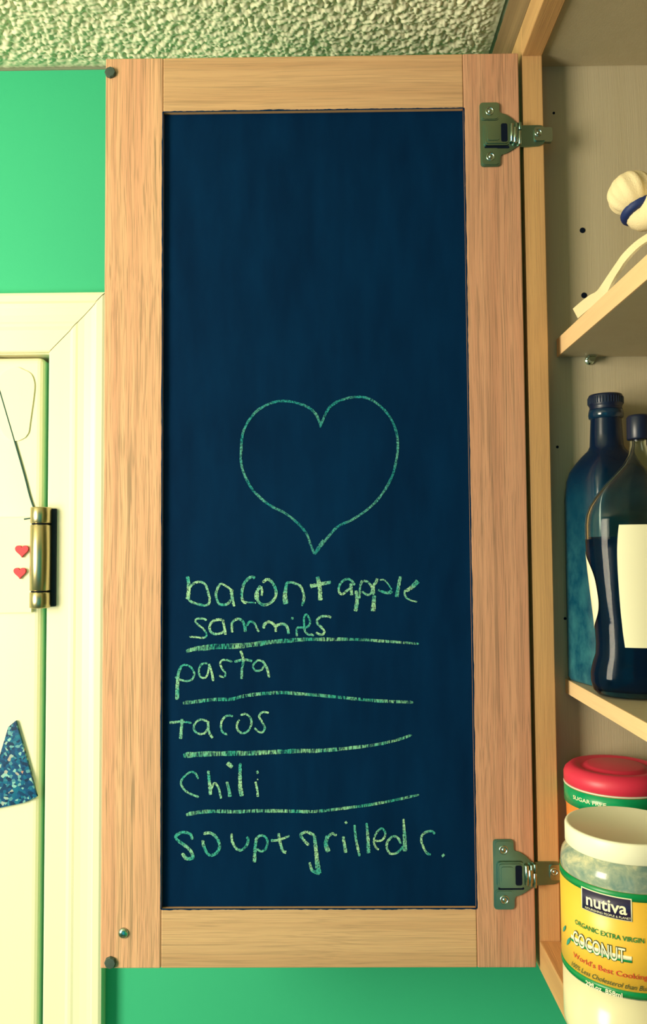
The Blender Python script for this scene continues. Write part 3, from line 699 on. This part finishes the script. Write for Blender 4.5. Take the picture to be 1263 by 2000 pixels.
# ------------------------------------------------------------------ bottles on the lower shelf
def super_ring(a, n, rot, c, z, seg=48):
    out = []
    for k in range(seg):
        t = 2 * math.pi * k / seg + math.pi / 4; ct, st = math.cos(t), math.sin(t)
        r = a / ((abs(ct) ** n + abs(st) ** n) ** (1 / n)); x, y = r * ct, r * st
        out.append((c[0] + x * math.cos(rot) - y * math.sin(rot), c[1] + x * math.sin(rot) + y * math.cos(rot), z))
    return out
def loft(name, rings, m, parent, smooth=True):
    n = len(rings[0]); vs = [v for r in rings for v in r]; fs = []
    for i in range(len(rings) - 1):
        for k in range(n): fs.append((i * n + k, i * n + (k + 1) % n, (i + 1) * n + (k + 1) % n, (i + 1) * n + k))
    fs.append(tuple(range(n))); fs.append(tuple(range((len(rings) - 1) * n, len(rings) * n)))
    return obj(name, vs, fs, m, parent, smooth)
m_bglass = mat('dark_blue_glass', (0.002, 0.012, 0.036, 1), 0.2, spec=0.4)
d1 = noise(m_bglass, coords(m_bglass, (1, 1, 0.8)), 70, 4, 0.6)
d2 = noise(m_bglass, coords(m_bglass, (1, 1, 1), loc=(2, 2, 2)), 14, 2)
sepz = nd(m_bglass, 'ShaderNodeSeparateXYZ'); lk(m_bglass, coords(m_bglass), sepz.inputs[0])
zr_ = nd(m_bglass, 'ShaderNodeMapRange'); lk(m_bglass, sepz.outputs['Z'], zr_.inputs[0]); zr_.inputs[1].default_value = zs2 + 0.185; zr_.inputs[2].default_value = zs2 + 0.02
film_lit = mix(m_bglass, ramp(m_bglass, d1, [(0.34, G(0)), (0.84, G(0.9))]), (0.0015, 0.055, 0.11, 1), (0.05, 0.22, 0.25, 1))   # oily dust plus the lit face's gradient painted in, lighter low down
film_lit = mix(m_bglass, zr_.outputs[0], (0.0010, 0.026, 0.060, 1), film_lit)
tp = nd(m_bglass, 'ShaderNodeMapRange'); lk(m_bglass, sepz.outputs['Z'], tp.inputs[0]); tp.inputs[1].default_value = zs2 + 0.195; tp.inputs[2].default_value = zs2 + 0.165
lk(m_bglass, mix(m_bglass, tp.outputs[0], (0.0015, 0.010, 0.034, 1), film_lit), bsdf(m_bglass).inputs['Base Color'])
m_cap = mat('black_screw_cap', (0.004, 0.010, 0.035, 1), 0.35)
m_bneck = mat('dark_blue_glass_neck', (0.003, 0.022, 0.055, 1), 0.14, spec=0.6)
BY = 0.714; BA = 0.0285; BC = (0.2462, BY); BROT = math.radians(15)
bottle = empty('dark_oil_bottle', (*BC, zs2), 'dark blue square glass bottle with a black screw cap on the lower shelf', 'bottle')
bz = lambda py: WY(1182, py, BY).z
zb = zs2; rings = []
H = bz(948) - zb
for f, a, n in ((0, .92, 10), (.006, .98, 14), (.02, 1, 16), (.5, 1, 16), (.93, 1, 14)): rings.append(super_ring(BA * a, n, BROT, BC, zb + H * f))
for py, a, n in ((938, .985, 8), (920, .93, 6), (903, .80, 4.2), (890, .68, 3), (880, .55, 2.4), (872, .505, 2.1), (850, .492, 2), (818, .465, 2)): rings.append(super_ring(BA * a, n, BROT, BC, bz(py)))
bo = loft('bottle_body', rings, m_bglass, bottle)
md = bo.modifiers.new('edge', 'EDGE_SPLIT'); md.split_angle = math.radians(60)
bm = bmesh.new(); lathe(bm, [(BA * .455, bz(820)), (BA * .52, bz(817)), (BA * .536, bz(811)), (BA * .52, bz(803)), (BA * .455, bz(800))], (*BC, 0), 32); bobj('neck_ring', bm, m_bneck, bottle, True)
bm = bmesh.new(); r_ = BA * .525
lathe(bm, [(r_ * .96, bz(801)), (r_ * .92, bz(798)), (r_ * .94, bz(794)), (r_, bz(791)), (r_, bz(776)), (r_ * .94, bz(772)), (0, bz(771))], (*BC, 0), 32)
cap_ = bobj('screw_cap', bm, m_cap, bottle, True)
rb = bmesh.new()
for k in range(40):
    a = 2 * math.pi * k / 40; cx, cy = BC[0] + r_ * math.cos(a), BC[1] + r_ * math.sin(a)
    lathe(rb, [(0.0005, bz(790)), (0.0006, bz(788)), (0.0006, bz(779)), (0.0004, bz(777))], (cx, cy, 0), 5)
bobj('cap_ridges', rb, m_cap, cap_); tag(bpy.data.objects['cap_ridges'], kind='stuff')

# clear bottle, part full of dark liquid
m_glass = mat('clear_glass', (0.86, 0.95, 0.90, 1), 0.02); bsdf(m_glass).inputs['Transmission Weight'].default_value = 1.0; bsdf(m_glass).inputs['IOR'].default_value = 1.22
m_liq = mat('dark_liquid', (0.001, 0.010, 0.034, 1), 0.2, spec=0.05)
GY = 0.650; GPX = 1250.0; GK = 0.62      # oval section: depth / width
GC = ((GPX - 648.5) * GY / F, GY)
gb_ = empty('clear_glass_bottle', (*GC, zs2), 'clear glass bottle half full of dark liquid with a cream label on the lower shelf', 'bottle')
def squash(bm):
    z1 = max(v.co.z for v in bm.verts)
    for v in bm.verts: v.co.y = GC[1] + (v.co.y - GC[1]) * sq(v.co.z)
def sq(z): return GK + (1 - GK) * min(1, max(0, (z - z_sh) / 0.03))
z_sh = zs2 + (WY(GPX, 960, GY).z - WY(GPX, 1376, GY).z)
outl = [(1376, 1182), (1372, 1160), (1362, 1151), (1345, 1147), (1328, 1147), (1310, 1151), (1292, 1157), (1270, 1158), (1230, 1156), (1180, 1151), (1130, 1146), (1090, 1143), (1060, 1142), (1040, 1142), (1022, 1144), (1005, 1150), (985, 1162), (965, 1178), (945, 1197), (925, 1216), (905, 1228), (885, 1233), (850, 1233), (846, 1231)]
kG = GY / F
zg_bot = WY(GPX, 1376, GY).z
gp = [((GPX - x) * kG, zs2 + (WY(GPX, y, GY).z - zg_bot)) for y, x in outl]
th = 0.0026
ip = [(max(r - th, 0.001), z) for r, z in gp[2:]]
ip[0] = (ip[0][0] - .004, gp[0][1] + .006); ip.insert(0, (0.0, gp[0][1] + .006))
bm = bmesh.new(); lathe(bm, [(0.0, gp[0][1] + .0008)] + gp + ip[::-1], (*GC, 0), 64, cap=False)
squash(bm); gl = bobj('glass_body', bm, m_glass, gb_, True)
zlv = zs2 + (WY(GPX, 1064, GY).z - zg_bot)
lp = [(max(r + 0.0003, 0), z - 0.0003) for r, z in ip if z < zlv]
rl = lp[-1][0]; lp += [(rl, zlv), (0, zlv)]
bm = bmesh.new(); lathe(bm, lp, (*GC, 0), 64, cap=False); squash(bm); bobj('liquid', bm, m_liq, gb_, True)
bm = bmesh.new(); zc = gp[-1][1]; lathe(bm, [(gp[-1][0] + .001, zc - .012), (gp[-1][0] + .0015, zc - .011), (gp[-1][0] + .0015, zc + .006), (gp[-1][0], zc + .008), (0, zc + .008)], (*GC, 0), 40)
bobj('bottle_cap', bm, m_cap, gb_, True)
gr = sorted(gp, key=lambda t: t[1])
def grad(z):
    for (r0, z0), (r1, z1) in zip(gr, gr[1:]):
        if z0 <= z <= z1: return r0 + (r1 - r0) * (z - z0) / max(z1 - z0, 1e-6)
    return gr[-1][0]
def patch(name, z0, z1, a_lo, a_hi, m, n=24, k=16, off=.0004):
    """paper label lying on the bottle; a_lo/a_hi give its edges as azimuth over t = 0..1"""
    vs, fs = [], []
    for i in range(n + 1):
        t = i / n; z = z0 + (z1 - z0) * t; r = grad(z) + off
        for j in range(k + 1):
            a = a_lo(t) + (a_hi(t) - a_lo(t)) * j / k; vs.append((GC[0] + r * math.cos(a), GC[1] + r * math.sin(a) * sq(z), z))
    for i in range(n):
        for j in range(k): q = i * (k + 1) + j; fs.append((q, q + 1, q + k + 2, q + k + 1))
    o = obj(name, vs, fs, m, gb_, True); return o
zz = lambda py: zs2 + (WY(GPX, py, GY).z - zg_bot)
def gaz(px, py):
    z = zz(py); return cyl_hit(px, py, GC, grad(z), GK)[0]
tl = gaz(1144, 1150)      # azimuth of the left outline
e1 = gaz(1168, 1180)
if tl > 0: tl -= 2 * math.pi
fx = lambda a: a - 2 * math.pi if a > 0 else a
e1 = fx(e1)
oval = lambda t: max(0.0, 1 - abs(2 * t - 1) ** 3.0)
patch('label', zz(1245), zz(1092), lambda t: tl - 0.05 - 1.1 * oval(t), lambda t: tl - 0.05 + (e1 - tl + 0.05) * oval(t) * (1.12 - .25 * t), m_cream)
f0 = fx(gaz(1205, 1100)); f1 = fx(gaz(1214, 1240))
patch('label', zz(1275), zz(1042), lambda t: f1 + (f0 - f1) * t + 0.06 * (1 - oval(t)), lambda t: f1 + 1.5, m_cream)

# ------------------------------------------------------------------ cloth sack on the upper shelf
sk = empty('cloth_sack', (0.27, 0.53, zs1), 'cream cotton sack with a blue tie and a loose strap on the upper shelf', 'sack')
def blob(name, c, rad, m, parent, folds=0, amp=0.0, axis=Vector((0, 0, 1)), seg=40, rings=24, flat=None):
    bm = bmesh.new(); bmesh.ops.create_uvsphere(bm, u_segments=seg, v_segments=rings, radius=1.0)
    q = Vector((0, 0, 1)).rotation_difference(axis)
    for v in bm.verts:
        n = v.co.copy(); ang = math.atan2(n.y, n.x); k = 1 + amp * math.sin(ang * folds) * (1 - n.z * n.z)
        p = Vector((n.x * rad[0] * k, n.y * rad[1] * k, n.z * rad[2])); p = q @ p
        v.co = Vector(c) + p
        if flat is not None and v.co.z < flat: v.co.z = flat + (v.co.z - flat) * 0.02
    return bobj(name, bm, m, parent, True)
hc = WY(1231, 378, 0.60)
ax_s = Vector((-0.25, 0.25, 0.72)).normalized()
blob('sack_mouth', hc, (0.0165, 0.0165, 0.0160), m_cloth, sk, 11, 0.07, ax_s)
tc = WY(1248, 411, 0.60)
bm = bmesh.new(); qd = Vector((0, 0, 1)).rotation_difference(ax_s)
ringp = []
for k in range(25):
    a = 2 * math.pi * k / 24; ringp.append(tc + qd @ Vector((0.0105 * math.cos(a), 0.0105 * math.sin(a), 0)))
tube(bm, ringp, 0.0042, 10); bobj('tie', bm, m_blue, sk, True)
body_c = Vector((0.292, 0.545, zs1 + 0.031))
blob('sack_body', body_c, (0.060, 0.050, 0.036), m_cloth, sk, 7, 0.03, Vector((0.1, 0, 1)).normalized(), flat=zs1 + 0.0008)
bm = bmesh.new(); tube(bm, spline([body_c + Vector((-0.022, 0.012, 0.026)), body_c + Vector((-0.030, 0.028, 0.036)), tc + Vector((0.004, -0.003, -0.006)), tc + ax_s * 0.006]), [0.030 - 0.0012 * i for i in range(17)] + [0.011] * 8, 16)
bobj('sack_neck', bm, m_cloth, sk, True)
# strap lying along the shelf front
def strap(path, wid, m, parent):
    vs, fs = [], []
    A_ = spline([(*a, Xw) for (a, b), Xw in path], 5); B_ = spline([(*b, Xw) for (a, b), Xw in path], 5)
    path = [((p_[:2], q_[:2]), p_[2]) for p_, q_ in zip(A_, B_)]
    for (a, b), Xw in path:
        pa_, pb_ = WX(*a, Xw), WX(*b, Xw)
        for off in (0.0, 0.0024): vs.append(pa_ + Vector((off, 0, 0))); vs.append(pb_ + Vector((off, 0, 0)))
    n = len(path)
    for i in range(n - 1):
        q = 4 * i
        for x, y in ((0, 1), (1, 3), (3, 2), (2, 0)): fs.append((q + x, q + y, q + 4 + y, q + 4 + x))
    fs.append((0, 1, 3, 2)); q = 4 * (n - 1); fs.append((q, q + 1, q + 3, q + 2))
    return obj('strap', vs, fs, m, parent)
X1 = xs1 + 0.0008
strap([(((1118, 603), (1128, 622)), X1), (((1133, 590), (1143, 609)), X1), (((1150, 577), (1158, 597)), X1), (((1164, 569), (1170, 587)), X1), (((1174, 556), (1182, 577)), X1), (((1188, 535), (1196, 548)), X1 + .002), (((1203, 513), (1209, 527)), X1 + .003), (((1217, 494), (1222, 508)), X1 + .005), (((1245, 468), (1250, 480)), X1 + .012), (((1290, 440), (1296, 452)), X1 + .024)], 0, m_cloth, sk)

# ------------------------------------------------------------------ things on the white door
def plate(name, pts, Y, th, m, parent=None):
    bm = bmesh.new(); W = [WY(a, b, Y) for a, b in pts]
    prism(bm, [(p.x, p.z) for p in W], Y, Y + th, lambda u, v, wv: (u, wv, v)); return bobj(name, bm, m, parent)
m_paper = mat('white_paper', (0.88, 0.83, 0.57, 1), 0.8)
m_pink = mat('red_felt', (0.75, 0.06, 0.08, 1), 0.8)
m_string = mat('dark_string', (0.02, 0.08, 0.07, 1), 0.8)
m_seq = mat('blue_sequins', (0.0, 0.08, 0.16, 1), 0.3)
sv = nd(m_seq, 'ShaderNodeTexVoronoi'); sv.inputs['Scale'].default_value = 330; lk(m_seq, coords(m_seq), sv.inputs['Vector'])
sr = nd(m_seq, 'ShaderNodeSeparateColor'); lk(m_seq, sv.outputs['Color'], sr.inputs[0])
lk(m_seq, ramp(m_seq, sr.outputs[0], [(0.0, (0.0, 0.02, 0.07, 1)), (0.45, (0.0, 0.07, 0.20, 1)), (0.78, (0.0, 0.14, 0.24, 1)), (0.94, (0.25, 0.55, 0.5, 1)), (1.0, (0.5, 0.25, 0.18, 1))]), bsdf(m_seq).inputs['Base Color'])
sp = spline([(a, b, 0) for a, b in ((-14, 760), (6, 728), (30, 717), (46, 722), (60, 730), (66, 744), (67, 758), (64, 785), (59, 820), (56, 842), (52, 850), (46, 856), (30, 861), (8, 850), (-6, 815), (-14, 785), (-14, 760))], 5)[:-1]
co = plate('paper_cutout', [(p.x, p.y) for p in sp], YSL - 0.0016, 0.0015, m_paper)
tag(co, 'white paper cut-out with rounded corners stuck to the white door', 'cut-out')
pl = empty('hanging_plaque', WY(10, 1195, YSL), 'small white plaque with red hearts hung from a dark string on the white door', 'plaque')
plate('plaque_board', [(-95, 1012), (61, 1011), (62, 1016), (61, 1196), (-95, 1198)], YSL - 0.005, 0.0048, m_paper, pl)
bm = bmesh.new(); ys = YSL - 0.0012
tube(bm, spline([WY(66, 992, ys), WY(58, 968, ys), WY(46, 922, ys), WY(14, 812, ys), WY(-22, 690, ys)], 6), 0.0009, 6)
tube(bm, spline([WY(-22, 690, ys), WY(-60, 812, ys), WY(-84, 922, ys), WY(-92, 1011, ys)], 6), 0.0009, 6)
tube(bm, [WY(66, 992, ys), WY(60, 1012, YSL - .0058), WY(47, 1014, YSL - .0058)], 0.0008, 6)
bobj('string', bm, m_string, pl)
def heart(cx, cy, s):
    out = []
    for k in range(28):
        t = 2 * math.pi * k / 28
        out.append((cx + s * 16 * math.sin(t) ** 3 / 16, cy - s * (13 * math.cos(t) - 5 * math.cos(2 * t) - 2 * math.cos(3 * t) - math.cos(4 * t)) / 16))
    return out
for cx, cy, s in ((42, 1075, 13), (38, 1118, 12)): plate('heart', heart(cx, cy, s), YSL - 0.0085, 0.0035, m_pink, pl)
sq = plate('sequin_pennant', [(30, 1408), (46, 1462), (60, 1512), (70, 1550), (72, 1556), (66, 1559), (46, 1568), (-20, 1582), (-28, 1576), (-8, 1500), (16, 1420)], YSL - 0.004, 0.0036, m_seq)
tag(sq, 'blue sequined fabric pennant hanging on the white door', 'pennant')
